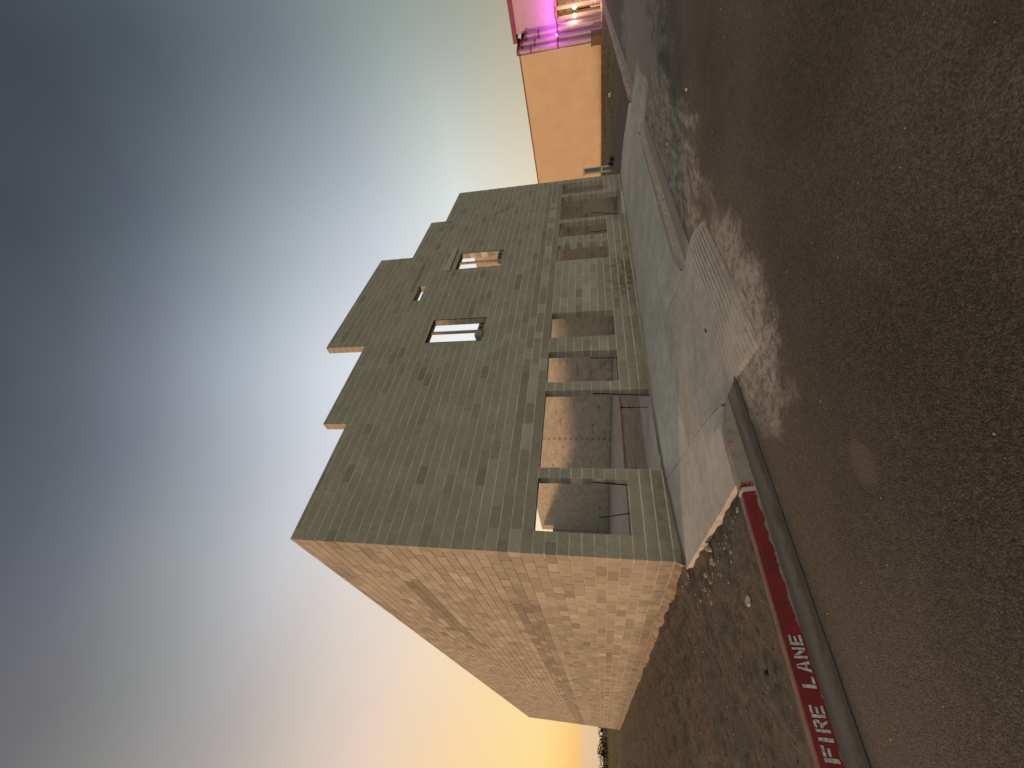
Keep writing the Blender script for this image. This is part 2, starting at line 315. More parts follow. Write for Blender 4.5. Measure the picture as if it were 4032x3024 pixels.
def f_stucco(t):
    p = t.pos(); n = t.noise(p, 60, 4, 0.7); b = t.noise(p, 0.7, 5, 0.6); z = t.xyz(p)[2]
    k = t.math('MULTIPLY', t.ss(n, 0.2, 0.8, 0.92, 1.07), t.ss(b, 0.3, 0.7, 0.95, 1.04))
    c = t.mix(1.0, (0.490, 0.385, 0.245), t.node_rgb(k), 'MULTIPLY')
    c = t.mix(t.ss(t.math('ADD', z, t.math('MULTIPLY', b, 0.6)), 0.0, 0.55, 0.35, 0.0), c, (0.26, 0.18, 0.10))
    return c, n, 0.3, 0.01
M_stucco = mat('tan_stucco', f_stucco, 0.92, 0.12)
M_tower = plain('rose_stucco', (0.40, 0.31, 0.30), 0.9, 0.15, 0.06, 5)
M_trim = plain('dark_red_trim', (0.20, 0.05, 0.06), 0.7, 0.3, 0.15, 5)
M_pale = plain('pale_render', (0.62, 0.54, 0.44), 0.85, 0.2, 0.12, 3)
M_planter = plain('olive_planter', (0.145, 0.115, 0.060), 0.9, 0.15, 0.15, 6)
M_glassdark = plain('dark_glass', (0.015, 0.013, 0.012), 0.15, 0.5, 0.1, 4)
M_bulb = emit('warm_bulb_glow', (1.0, 0.80, 0.46), 14.0)
M_purple = emit('purple_lamp_glow', (0.72, 0.14, 1.0), 5.0)
M_sconce = plain('lamp_metal', (0.10, 0.08, 0.06), 0.5, 0.4, 0.1, 10)

# ------------------------------------------------------------------ mesh helpers
class MB:
    def __init__(s): s.v = []; s.f = []; s.tone = []
    def quad(s, pts, tone=1.0):
        b = len(s.v); s.v += [tuple(p) for p in pts]; s.f.append(tuple(range(b, b+len(pts)))); s.tone.append(tone)
    def box(s, x0, x1, y0, y1, z0, z1, tone=1.0, M=None):
        p = [(x0,y0,z0),(x1,y0,z0),(x1,y1,z0),(x0,y1,z0),(x0,y0,z1),(x1,y0,z1),(x1,y1,z1),(x0,y1,z1)]
        if M is not None: p = [tuple(M @ Vector(q)) for q in p]
        b = len(s.v); s.v += p
        for f in ((0,3,2,1),(4,5,6,7),(0,1,5,4),(1,2,6,5),(2,3,7,6),(3,0,4,7)):
            s.f.append(tuple(b+i for i in f)); s.tone.append(tone)
    def tube(s, a, b, r0, r1=None, n=8):
        r1 = r0 if r1 is None else r1
        a, b = Vector(a), Vector(b); d = (b-a).normalized()
        u = d.orthogonal().normalized(); v = d.cross(u); k = len(s.v)
        for c, r in ((a, r0), (b, r1)):
            for i in range(n):
                q = c + (u*math.cos(2*math.pi*i/n) + v*math.sin(2*math.pi*i/n))*r; s.v.append(tuple(q))
        for i in range(n):
            j = (i+1) % n; s.f.append((k+i, k+j, k+n+j, k+n+i)); s.tone.append(1)
        s.f.append(tuple(k+i for i in reversed(range(n)))); s.tone.append(1)
        s.f.append(tuple(k+n+i for i in range(n))); s.tone.append(1)
    def grid(s, P):
        b = len(s.v); m, n = len(P), len(P[0])
        for r in P: s.v += [tuple(q) for q in r]
        for i in range(m-1):
            for j in range(n-1):
                s.f.append((b+i*n+j, b+i*n+j+1, b+(i+1)*n+j+1, b+(i+1)*n+j)); s.tone.append(1)
    def lump(s, c, r, seed=0, sub=2, sq=(1,1,0.7), rough=0.35):
        bm = bmesh.new(); bmesh.ops.create_icosphere(bm, subdivisions=sub, radius=1.0)
        b = len(s.v)
        for v in bm.verts:
            q = v.co * (1 + rough*mnoise.noise(v.co*1.7 + Vector((seed*3.1, seed*7.7, seed))))
            s.v.append((c[0]+q.x*r*sq[0], c[1]+q.y*r*sq[1], c[2]+q.z*r*sq[2]))
        for f in bm.faces: s.f.append(tuple(b+v.index for v in f.verts)); s.tone.append(1)
        bm.free()
    def mesh(s, name, m, smooth=False):
        me = bpy.data.meshes.new(name); me.from_pydata(s.v, [], s.f)
        a = me.attributes.new('tone', 'FLOAT', 'FACE'); a.data.foreach_set('value', [float(x) for x in s.tone])
        me.materials.append(m); me.update()
        if smooth: me.polygons.foreach_set('use_smooth', [True]*len(me.polygons))
        return me
    def build(s, name, m, parent=None, smooth=False):
        o = bpy.data.objects.new(name, s.mesh(name, m, smooth)); C.objects.link(o)
        if parent: o.parent = parent
        return o
def tag(o, label=None, cat=None, group=None, kind=None):
    for k, v in (('label', label), ('category', cat), ('group', group), ('kind', kind)):
        if v: o[k] = v
    return o
def empty(name, loc=(0,0,0), **kw):
    o = bpy.data.objects.new(name, None); C.objects.link(o); o.location = loc; return tag(o, **kw)

# ================================================================== SETTING
# far field, a sheet to the horizon
g = MB(); g.grid([[(-3000, -3000, -0.36), (3000, -3000, -0.36)], [(-3000, 3000, -0.36), (3000, 3000, -0.36)]])
tag(g.build('ground', M_field), kind='structure')

def axis(segs):
    out = [segs[0][0]]
    for a, b, st in segs:
        n = max(1, round((b-a)/st)); out += [a + (b-a)*i/n for i in range(1, n+1)]
    return out
def nz(x, y, s, o=0.0): return mnoise.noise(Vector((x*s+o, y*s-o, o*1.3)))
def fbm(x, y, s, n=4):
    a, k = 0.0, 1.0
    for i in range(n): a += k*nz(x, y, s*2**i, 3.7*i); k *= 0.5
    return a
# road
xs = axis([(-60, -8, 4), (-8, 18, 0.5), (18, 140, 8)]); ys = axis([(-60, -12, 6), (-12, -3.38, 0.25)])
g = MB(); g.grid([[(x, y, -0.266 + 0.006*fbm(x, y, 0.5)*min(1, max(0, (-3.45-y)/0.5))) for x in xs] for y in ys])
tag(g.build('road', M_asphalt, smooth=True), kind='structure')
# bare lot left of the building
xs = axis([(-70, -14, 4), (-14, -5, 0.25), (-5, 0.12, 0.04)]); ys = axis([(-2.965, 4, 0.04), (4, 14, 0.2), (14, 47, 1.5)])
def dirt_z(x, y):
    near_curb = max(0, 1-(y+2.965)/0.35)
    wall = max(0, 1-abs(x)/0.5) if y > -0.1 else 0
    e = max(0, 1-abs(x+0.28+0.02*y)/0.35) if y < 0 else 0
    z = -0.185 + 0.035*fbm(x, y, 0.6, 3) + 0.016*fbm(x, y, 2.6, 3) + 0.014*fbm(x, y, 9, 3)
    rut = 0.014*math.sin((x*0.8+y*0.45)*9 + 3*fbm(x, y, 0.9, 2))*max(0, min(1, fbm(x, y, 0.5, 2)+0.5))
    z += rut*(1-near_curb)
    z = z*(1-near_curb) + (-0.168+0.008*fbm(x, y, 9, 2))*near_curb
    z += 0.10*wall*(0.5+0.5*fbm(x, y, 2, 2)) - 0.035*e + 0.03*e*fbm(x, y, 5, 2)
    z = min(z, -0.07)
    if y > 44: z = z*(1-(y-44)/3) - 0.34*(y-44)/3
    return z
g = MB(); g.grid([[(x, y, dirt_z(x, y)) for x in xs] for y in ys])
tag(g.build('dirt_lot', M_dirt, smooth=True), kind='structure')
# dirt and dry verge between the building and the restaurant
xs = axis([(12.6, 30, 0.3), (30, 90, 1.5)]); ys = axis([(-2.965, 12, 0.25), (12, 60, 2)])
def verge_z(x, y):
    z = -0.25 + 0.05*fbm(x, y, 0.5, 3) + 0.03*fbm(x, y, 2.2, 3)
    z += 0.22*math.exp(-((x-31)/7)**2)*min(1, max(0, (y+2.6)/2.0))
    z = z if y > -2.6 else z*(y+2.965)/0.365 + (-0.17)*(1-(y+2.965)/0.365)
    if x < 17.5: z = min(z, -0.20)
    return z
g = MB(); g.grid([[(x, y, verge_z(x, y)) for x in xs] for y in ys])
tag(g.build('verge', M_dirt, smooth=True), kind='structure')

# ---- curbs and gutter
def curb_run(name, x0, x1, fade0=0, fade1=0, seed=0):
    n = max(6, round(min(x1-x0, 14)/0.08)); X_ = []
    for i in range(n+1):
        f = i/n; X_.append(x0 + (x1-x0)*f)
    g = MB(); P = []
    for x in X_:
        drop = 0
        if fade0 and x < x0+fade0: drop = 0.108*(1-(x-x0)/fade0)
        if fade1 and x > x1-fade1: drop = 0.108*(1-(x1-x)/fade1)
        j = 0.006*nz(x, seed, 3.0); k = 0.005*nz(x, seed+5, 9)
        pr = [(-2.962, -0.42), (-2.962+j, -0.152-drop+k), (-3.070+j, -0.148-drop+k), (-3.096+j, -0.157-drop+k), (-3.104+j, -0.172-drop*0.85+k), (-3.124, -0.266), (-3.124, -0.42)]
        P.append([(x, a, b) for a, b in pr])
    g.grid(P); g.quad([P[0][i] for i in range(len(P[0]))]); g.quad([P[-1][i] for i in reversed(range(len(P[0])))])
    return tag(g.build(name, M_curb), kind='structure')
curb_l = curb_run('curb', -30, 0.66, fade1=0.42)
curb_m = curb_run('curb', 3.42, 9.95, fade0=0.3, fade1=0.3, seed=3)
curb_r = curb_run('curb', 13.25, 75, fade0=0.3, seed=6)
for a, b in ((-30, 0.85), (3.2, 10.1), (13.1, 75)):
    g = MB(); n = max(8, round(min(b-a, 30)/0.2))
    g.grid([[(a+(b-a)*i/n, -3.124-0.33*j/6 + (0.012*nz(a+(b-a)*i/n, 2, 4) if j == 6 else 0), -0.262 - 0.004*math.sin(j/6*math.pi) + (0.003 if j == 6 else 0)) for j in range(7)] for i in range(n+1)])
    tag(g.build('gutter', M_gutter), kind='structure')
# stencilled letters on the curb face
def face_y(z): return -3.104 + (-3.124+3.104)*((-0.172-z)/(0.094)) - 0.0035
ST = {
 'F': [[(0,0),(.27,0),(.27,1),(0,1)], [(.34,.80),(1,.80),(1,1),(.34,1)], [(.34,.42),(.86,.42),(.86,.60),(.34,.60)]],
 'I': [[(.2,0),(.8,0),(.8,1),(.2,1)]],
 'R': [[(0,0),(.25,0),(.25,1),(0,1)], [(.33,.82),(.80,.82),(.92,1),(.33,1)], [(.70,.58),(.96,.52),(.98,.90),(.74,.80)], [(.33,.42),(.82,.42),(.70,.58),(.33,.58)], [(.48,.38),(.70,.38),(1,0),(.76,0)]],
 'E': [[(0,0),(.27,0),(.27,1),(0,1)], [(.34,.82),(1,.82),(1,1),(.34,1)], [(.34,.42),(.86,.42),(.86,.59),(.34,.59)], [(.34,0),(1,0),(1,.19),(.34,.19)]],
 'L': [[(0,0),(.30,0),(.30,1),(0,1)], [(.37,0),(1,0),(1,.19),(.37,.19)]],
 'A': [[(0,0),(.26,0),(.52,1),(.34,1)], [(.74,0),(1,0),(.66,1),(.56,1)], [(.34,.22),(.68,.22),(.64,.38),(.38,.38)]],
 'N': [[(0,0),(.24,0),(.24,1),(0,1)], [(.76,0),(1,0),(1,1),(.76,1)], [(.30,.92),(.30,.60),(.70,.06),(.70,.40)]]}
def letters(spec, z0, z1, m, parent, wob=0.0):
    for ch, a, b in spec:
        g = MB()
        for q in ST[ch]:
            pts = []
            for u, v in q:
                z = z0 + (z1-z0)*v + random.uniform(-wob, wob); pts.append((a+(b-a)*u + random.uniform(-wob, wob), face_y(z), z))
            g.quad(pts)
        g.build('letter', m, parent)
letters([('F',-2.300,-2.222),('I',-2.208,-2.178),('R',-2.158,-2.094),('E',-2.086,-2.022),('L',-1.930,-1.866),('A',-1.842,-1.776),('N',-1.762,-1.696),('E',-1.682,-1.620)], -0.246, -0.168, M_letter, curb_l, 0.0012)
letters([('F',5.10,5.22),('I',5.26,5.31),('R',5.36,5.48),('E',5.53,5.65),('L',5.78,5.90),('A',5.94,6.06),('N',6.10,6.22),('E',6.27,6.38)], -0.244, -0.166, M_letter_worn, curb_m, 0.005)
# the mortar band squeezed over the curb
g = MB(); P = []
for i in range(5):
    x = -0.478 + 0.012*i; hgt = [0.0, .006, .008, .006, 0.0][i]
    P.append([(x+0.008*nz(k, 3, 1.7), a, b+hgt) for k, (a, b) in enumerate([(-2.98, -0.152), (-3.05, -0.150), (-3.09, -0.152), (-3.103-hgt, -0.172), (-3.116-hgt, -0.22), (-3.128-hgt, -0.258)])])
g.grid(P); g.build('mortar_band', M_slab, curb_l)

# ---- sidewalk slabs
def zw(x):
    pts = [(-0.4, -0.155), (0.0, -0.142), (1.6, -0.035), (3.6, -0.012), (6, -0.03), (8, -0.04), (11.5, -0.085), (16, -0.092)]
    for (a, za), (b, zb) in zip(pts, pts[1:]):
        if x <= b: return za + (zb-za)*max(0, (x-a))/(b-a)
    return pts[-1][1]
def zs(x, y):
    f = min(1, max(0, -y/3.0)); z = zw(x)*(1-f) + (-0.150)*f
    if y < -1.72:
        yy = max(y, -2.96); l = 1.418+0.76*yy/3.03; r_ = 3.47
        m = 1.0 if l <= x <= r_ else max(0.0, 1-(l-x)/0.34) if x < l else max(0.0, 1-(x-r_)/0.30)
        m = m*m*(3-2*m); g_ = min(1.0, (-1.72-y)/1.40); zr = -0.035 + (-0.247+0.035)*g_**0.9
        z = z*(1-m) + min(z, zr)*m
    return z
def slab(xl, xr, y0, y1, parent, nx=24, ny=24, name='slab', lift=0.0):
    g = MB(); P = []
    for j in range(ny+1):
        y = y0 + (y1-y0)*j/ny; a, b = xl(y)+0.004, xr(y)-0.004
        P.append([(a+(b-a)*i/nx, y, zs(a+(b-a)*i/nx, y)+lift+0.003*nz(a+(b-a)*i/nx, y, 1.5)) for i in range(nx+1)])
    g.grid([r[::-1] for r in P])
    ring = P[0] + [r[-1] for r in P[1:]] + P[-1][::-1][1:] + [r[0] for r in P[::-1]][1:]
    for a, b in zip(ring, ring[1:]): g.quad([a, b, (b[0], b[1], -0.4), (a[0], a[1], -0.4)])
    return g.build(name, M_slab, parent)
walk = tag(slab(lambda y: -0.10+(-0.25)*(-y/3.0)+0.010*nz(y, 3, 1.6)+0.008*nz(y, 8, 7), lambda y: 1.41+0.76*y/3.03, -0.003, -2.952, None, name='sidewalk'), kind='structure')
def ridge_x(y):
    pts = [(0.0, 3.66), (-0.24, 3.64), (-1.23, 3.55), (-2.03, 3.62), (-2.62, 3.42), (-3.0, 3.50)]
    for (a, xa), (b, xb) in zip(pts, pts[1:]):
        if y >= b: return xa + (xb-xa)*(a-y)/(a-b) + 0.02*nz(y, 1, 3)
    return 3.5
slab(lambda y: 1.418+0.76*y/3.03, lambda y: ridge_x(y)-0.035, -0.003, -1.72, walk)
for a, b in ((None, 7.72), (7.73, 11.6), (11.61, None)):
    slab((lambda y: ridge_x(y)+0.035) if a is None else (lambda y, a=a: a), (lambda y, b=b: b) if b else (lambda y: 15.42-0.75*(-y/3)-1.35*(y/3)**2*1.0), -0.003, -2.952, walk)
# rough mortar fillet between the pours, and along the foot of the front wall
g = MB(); P = []
for i in range(61):
    y = -0.02 - 2.93*i/60; x = ridge_x(y); z = zs(x, y)
    w_ = 0.05 + 0.02*nz(y, 4, 5); P.append([(x-w_, y, z-0.02), (x-w_*0.6, y, z+0.010+0.006*nz(y, 2, 9)), (x, y, z+0.018+0.010*nz(y, 6, 9)), (x+0.012+0.014*nz(y, 8, 4), y, z+0.006), (x+0.016+0.014*nz(y, 8, 4), y, z-0.09)])
g.grid(P); g.build('mortar_fillet', M_slab, walk)
g = MB(); P = []
for i in range(201):
    x = 0.02 + 15.4*i/200; z = zw(x); a = 0.018+0.014*nz(x, 1, 3.0)
    P.append([(x, 0.02, z+0.035+0.02*nz(x, 7, 4)), (x, -0.012, z+0.02+0.012*nz(x, 5, 7)), (x, -0.03-a, z+0.006), (x, -0.07-a*1.5, z-0.012)])
g.grid(P); g.build('mortar_fillet', M_gutter, walk)
# ---- curb ramps with tooled grooves
def ramp(xa, xb, seed):
    g = MB(); P = []
    y = -1.725 if not seed else -2.97; rows = []
    rr_ = random.Random(seed+40)
    while y > -4.06:
        q_ = max(0.0, min(1.0, (-1.9-y)/1.6)); gd = 0.002 + 0.011*q_; pt_ = 0.050 + 0.036*q_
        rows += [(y, 0.0), (y-pt_*0.45, 0.001), (y-pt_*0.58, -gd), (y-pt_*0.80, -gd), (y-pt_*0.97, -0.001)]
        y -= pt_*rr_.uniform(0.94, 1.06)
    rows += [(-4.08, -0.004), (-4.12, -0.010), (-4.19, -0.03)]
    for yy, dz_ in rows:
        if yy > -2.96:
            l = 1.418+0.76*yy/3.03; r_ = ridge_x(yy)-0.035
        else:
            s_ = min(1, (-2.96-yy)/1.17)
            l = xa - 0.36*s_; r_ = xb + 0.55*s_ - 1.1*s_*s_
        n = 60; row = []
        for i in range(n+1):
            u = i/n; x = l+(r_-l)*u
            z0 = zs(x, max(yy, -2.96)); zz = z0
            if yy < -2.96: zz = z0 + (-0.257-z0)*min(1.0, (-2.96-yy)/0.5)
            if seed: zz = -0.165 + (-0.257+0.165)*min(1.0, (-2.97-yy)/0.7)
            if yy < -2.80:
                ed = min(x-l, r_-x); fl = min(1.0, ed/0.42); fl = fl*fl*(3-2*fl)
                bl_ = min(1.0, (-2.80-yy)/0.30)
                zz = min(zz, zz + bl_*(1-fl)*(-0.259-zz))
            if yy < -2.96:
                ed = min(x-l, r_-x); tp = max(0.0, 1-ed/0.16)*min(1.0, (-2.96-yy)/0.35); zz = zz*(1-tp) + (-0.276)*tp
            e = min(1, min(u, 1-u)*8)
            fade = max(0.0, min(1.0, 0.85+1.1*nz(x*1.3, yy, 0.9, seed+2)))*e
            row.append((x, yy + 0.014*nz(x, 0, 0.8, seed) + 0.05*(u-0.5), zz + dz_*fade + 0.003*nz(x, yy, 2.3)))
        P.append(row)
    g.grid([r[::-1] for r in P])
    for col in (0, -1):
        for a, b in zip(P, P[1:]): g.quad([a[col], b[col], (b[col][0], b[col][1], -0.4), (a[col][0], a[col][1], -0.4)])
    return tag(g.build('curb_ramp', M_ramp), kind='structure')
ramp(0.66, 3.46, 0)
ramp(9.93, 13.28, 4)

# ================================================================== BLOCK BUILDING
H = 0.2032; L = 2*H; TH = H; W = 15.53; D = 34.44; T = 33.5*H
bld = empty('block_building', (0, 0, 0), label='unfinished grey concrete block building with a stepped front and no roof', cat='building')
TF = lambda u: T if (u < 2.70 or u > 12.83) else (T+3*H if (u < 5.42 or u > 10.15) else T+9*H)
OP_FRONT = [(0.39,1.41,3*H,11*H),(1.64,3.61,-1,11*H),(3.88,4.89,3*H,11*H),(5.43,6.44,3*H,11*H),(9.11,10.15,3*H,11*H),(10.66,11.66,3*H,11*H),(11.92,13.86,-1,11*H),(14.13,15.13,3*H,11*H),
            (5.46,6.43,20*H,27.75*H),(9.12,10.13,20*H,27.5*H),(7.47,8.24,31.4*H,32.5*H)]
def rect_sub(rects, op):
    out = []
    for (a, b, c, d_) in rects:
        oa, ob, oc, od = op
        if ob <= a+1e-6 or oa >= b-1e-6 or od <= c+1e-6 or oc >= d_-1e-6: out.append((a, b, c, d_)); continue
        if oa > a+0.01: out.append((a, oa, c, d_))
        if ob < b-0.01: out.append((ob, b, c, d_))
        m0, m1 = max(a, oa), min(b, ob)
        if oc > c+0.01: out.append((m0, m1, c, oc))
        if od < d_-0.01: out.append((m0, m1, od, d_))
    return out
def courses(u0f, u1f, top, ops, parity, zbot=-1):
    """blocks of a running bond wall -> list of (u0,u1,z0,z1,k)"""
    out = []
    k = zbot; ktop = 43
    while k <= ktop:
        z0, z1 = k*H, (k+1)*H
        u0, u1 = u0f(k), u1f(k)
        st = 0.0 if (k % 2 == parity) else -H
        n = int((u1-u0)/L)+3; off = u0f(0) if False else 0.0
        for i in range(-1, n+1):
            a, b = st+i*L, st+(i+1)*L
            ga, gb = max(a, u0), min(b, u1)
            if gb-ga < 0.03: continue
            # cut at the parapet steps
            cuts = [ga] + [c for c in ((2.70, 5.42, 10.15, 12.83) if top is TF else (14.25,) if parity == 0 else ()) if ga+0.02 < c < gb-0.02] + [gb]
            for p, q in zip(cuts, cuts[1:]):
                tz = top((p+q)/2); zz1 = min(z1, tz)
                if zz1-z0 < 0.04: continue
                r = [(p, q, z0, zz1)]
                for op in ops: r = rect_sub(r, op)
                out += [(x0, x1, y0, y1, k, a, b) for (x0, x1, y0, y1) in r if x1-x0 > 0.02 and y1-y0 > 0.02]
        k += 1
    return out
def tone_front(u, k):
    tn = random.gauss(1.0, 0.042)
    if random.random() < 0.06: tn *= random.uniform(0.74, 0.86)
    if k in (11, 12, 13):
        tn *= 0.87
        if k == 12 and random.random() < 0.50: tn = random.uniform(1.16, 1.28)
        elif k in (11, 13) and random.random() < (0.12 if k == 13 else 0.04): tn = random.uniform(1.12, 1.24)
    if 6.44 < u < 9.11 and 5 <= k <= 10: tn *= random.uniform(1.05, 1.2)
    if k <= 2 and u > 1: tn *= 0.96
    return tn
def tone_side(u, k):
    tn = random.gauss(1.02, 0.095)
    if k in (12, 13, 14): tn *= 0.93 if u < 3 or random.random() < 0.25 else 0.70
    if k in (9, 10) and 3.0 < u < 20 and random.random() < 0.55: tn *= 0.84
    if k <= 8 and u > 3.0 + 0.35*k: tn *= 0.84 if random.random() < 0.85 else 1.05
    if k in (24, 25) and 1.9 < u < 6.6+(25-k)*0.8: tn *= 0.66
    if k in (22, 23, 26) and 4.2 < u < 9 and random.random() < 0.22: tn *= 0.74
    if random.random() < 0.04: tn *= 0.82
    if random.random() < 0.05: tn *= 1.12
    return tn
def tone_in(u, k):
    tn = random.gauss(1.16, 0.075)
    if abs(u-18.2) < 0.3 and k % 2 == 0 and k < 26: tn *= 0.68
    if random.random() < 0.05: tn *= random.choice((0.75, 1.2))
    return tn
def tone_plain(u, k): return random.gauss(1.0, 0.06)
BJS = {'front': 0.0110, 'left': 0.0062, 'right': 0.008, 'back': 0.006}; HJS = {'front': 0.0012, 'left': 0.0060, 'right': 0.003, 'back': 0.003}; REC = {'front': 0.0012, 'left': 0.0100, 'right': 0.0012, 'back': 0.003}      # half a bed joint, half a head joint
def to_world(wall, u, d_, z):
    if wall == 'front': return (u, d_, z)
    if wall == 'left': return (d_, u, z)
    if wall == 'right': return (W-TH+d_, u, z)
    return (u, D-TH+d_, z)
cand = []          # blocks that may become single objects
mesh_cache = {}
def block_box(mb, wall, x0, x1, z0, z1, d0, d1, tone):
    a = to_world(wall, x0, d0, z0); b = to_world(wall, x1, d1, z1)
    mb.box(min(a[0], b[0]), max(a[0], b[0]), min(a[1], b[1]), max(a[1], b[1]), z0, z1, tone)
walls = {}
def make_wall(wall, name, u0f, u1f, top, ops, parity, tone, zbot=-1):
    # core of mortar, a few mm behind the block faces
    BJ, HJ, RC = BJS[wall], HJS[wall], REC[wall]
    bl = courses(u0f, u1f, top, ops, parity, zbot)
    us = sorted(set([min(u0f(0), u0f(1)) + (0.0065 if wall == 'front' else 0.0045), max(u1f(0), u1f(1)) - (0.0065 if wall == 'front' else 0.0055)] + [v for o in ops for v in (o[0]-0.004, o[1]+0.004)] + ([2.704, 5.424, 10.146, 12.826] if top is TF else [14.246] if wall == 'back' else [])))
    rects = []
    for a, b in zip(us, us[1:]): rects.append((a, b, zbot*H+0.001, top((a+b)/2)-0.006))
    ops2 = [(o[0]-0.004, o[1]+0.004, o[2]-0.004, o[3]+0.004) for o in ops]
    for o in ops2: rects = rect_sub(rects, o)
    mb = MB()
    for a, b, c, d_ in rects: block_box(mb, wall, a, b, c, d_, RC if wall != 'right' else 0.0012, TH-(RC if wall == 'right' else 0.0035), 1.0)
    core = mb.build(name, M_mortar, bld)
    walls[wall] = (core, MB())
    for (x0, x1, z0, z1, k, a, b) in bl:
        ax0 = x0 + (HJ if abs(x0-a) < 1e-4 and x0 > u0f(k)+0.01 else 0); ax1 = x1 - (HJ if abs(x1-b) < 1e-4 and x1 < u1f(k)-0.01 else 0)
        az0 = z0 + (BJ if abs(z0-k*H) < 1e-4 else 0); az1 = z1 - (BJ if abs(z1-(k+1)*H) < 1e-4 else 0)
        tn = round(max(0.6, min(1.32, tone((x0+x1)/2, k)))*25)/25
        j = random.uniform(-0.0024, 0.0002) if wall in ('front', 'right') else random.uniform(-0.003, 0.001)
        c = Vector(to_world(wall, (x0+x1)/2, 0.0, (z0+z1)/2)); v = c-CAM; dd = v.length
        cosang = abs(v.y)/dd if wall == 'front' else abs(v.x)/dd
        vis = wall in ('front', 'left')
        hx = ax1-ax0; sc = hx*(az1-az0)*cosang/dd**2
        ca_ = v.dot(fw)/dd
        if not vis or ca_ < 0.5 or z0 < -0.1: sc = 0
        cand.append((sc/max(ca_, 0.5)**3, wall, ax0, ax1, az0, az1, j, tn))
DL = D-TH+0.01
make_wall('front', 'front_wall', lambda k: 0.0 if k % 2 == 0 else TH+0.002, lambda k: W if k % 2 == 0 else W-TH-0.002, TF, OP_FRONT, 0, tone_front)
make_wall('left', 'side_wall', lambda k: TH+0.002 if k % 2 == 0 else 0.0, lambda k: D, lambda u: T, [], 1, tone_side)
make_wall('right', 'side_wall', lambda k: TH+0.002 if k % 2 == 0 else 0.0, lambda k: D, lambda u: T, [], 1, tone_in)
make_wall('back', 'back_wall', lambda k: TH+0.003, lambda k: W-TH-0.003, lambda u: 28*H if u > 14.25 else T, [], 0, tone_plain)  # unseen stretch raised to full height to block sun from the right inner wall
cand.sort(key=lambda c: -c[0])
for i, (sc, wall, x0, x1, z0, z1, j, tn) in enumerate(cand):
    core, mb = walls[wall]
    d0, d1 = j, TH-0.0005*abs(j)*1000*0
    if i < 300:
        key = (wall, round(x1-x0, 3), round(z1-z0, 3), tn)
        if key not in mesh_cache:
            m_ = MB(); hl_, hz_ = (x1-x0)/2, (z1-z0)/2
            if wall == 'front': m_.box(-hl_, hl_, 0, TH, -hz_, hz_, tn)
            else: m_.box(0, TH, -hl_, hl_, -hz_, hz_, tn)
            mesh_cache[key] = m_.mesh('concrete_block', M_block)
        o = bpy.data.objects.new('concrete_block', mesh_cache[key]); C.objects.link(o); o.parent = core
        o.location = to_world(wall, (x0+x1)/2, j, (z0+z1)/2)
    else:
        block_box(mb, wall, x0, x1, z0, z1, d0, d1, tn)
for wall, (core, mb) in walls.items():
    tag(mb.build('block_courses', M_block, core), kind='stuff')
front = walls['front'][0]; leftw = walls['left'][0]
# rough footing ledge that shows under the left wall
g = MB(); P = []
for i in range(241):
    y = -0.02 + 34.4*(i/240)**1.6; a = 0.010+0.012*nz(y, 2, 0.9)
    P.append([(0.01, y, -0.01+0.03*nz(y, 9, 1.2)), (-0.008, y, -0.03+0.03*nz(y, 1, 1.6)), (-0.015-a*0.7, y, -0.07+0.02*nz(y, 6, 2.5)), (-0.035-a, y, -0.12), (-0.05-a, y, -0.30)])
g.grid(P); g.build('footing', M_footing, bld, True)
# lintel that sticks out over the right upper window, and steel angles under the lintels
g = MB(); n = 30; P = []
for i in range(n+1):
    x = 9.03+1.42*i/n; e = 0.012*nz(x, 3, 6)
    P.append([(x, 0.0, 5.965+0.012*nz(x, 1, 5)), (x, -0.040+e, 5.955+0.012*nz(x, 4, 7)), (x, -0.050+e, 5.80+0.01*nz(x, 2, 7)), (x, -0.046+e, 5.765), (x, 0.0, 5.76)])
g.grid(P); g.quad(P[0]); g.quad(P[-1][::-1]); g.tone = [random.uniform(1.15, 1.42) for _ in g.tone]; g.build('lintel', M_block, front)
for (a, b, c, d_) in OP_FRONT[8:10]:
    g = MB(); g.box(a+0.004, b-0.004, -0.004, 0.09, d_-0.008, d_-0.001); g.build('steel_angle', M_steel, front)
    g = MB(); g.box((a+b)/2-0.035+0.02, (a+b)/2+0.035+0.02, 0.07, 0.13, c, d_-0.011); g.build('window_post', M_wood, front)
    for s_ in (a, b):
        g = MB(); sgn = 1 if s_ == a else -1
        x0, x1 = sorted((s_-0.012*sgn, s_+0.001*sgn)); g.box(x0, x1, -0.006, 0.012, c-0.02, d_-0.012); g.build('jamb_strip', M_steel, front)
# rebar dowels sticking up out of sills and floor
for a, b, r in [((0.83, 0.10, 3*H-0.05), (0.70, 0.06, 1.10), 0.010), ((1.37, 0.12, 3*H-0.05), (1.40, 0.10, 1.22), 0.011), ((3.52, 0.11, -0.05), (3.60, 0.10, 1.20), 0.011),
                ((4.72, 0.10, 3*H-0.05), (4.74, 0.10, 1.25), 0.011), ((12.06, 0.10, -0.05), (12.5, 0.10, 1.12), 0.013), ((11.0, 0.10, 3*H-0.05), (11.02, 0.10, 1.2), 0.012)]:
    g = MB(); g.tube(a, b, r, r, 8); g.build('rebar', M_rebar, front)
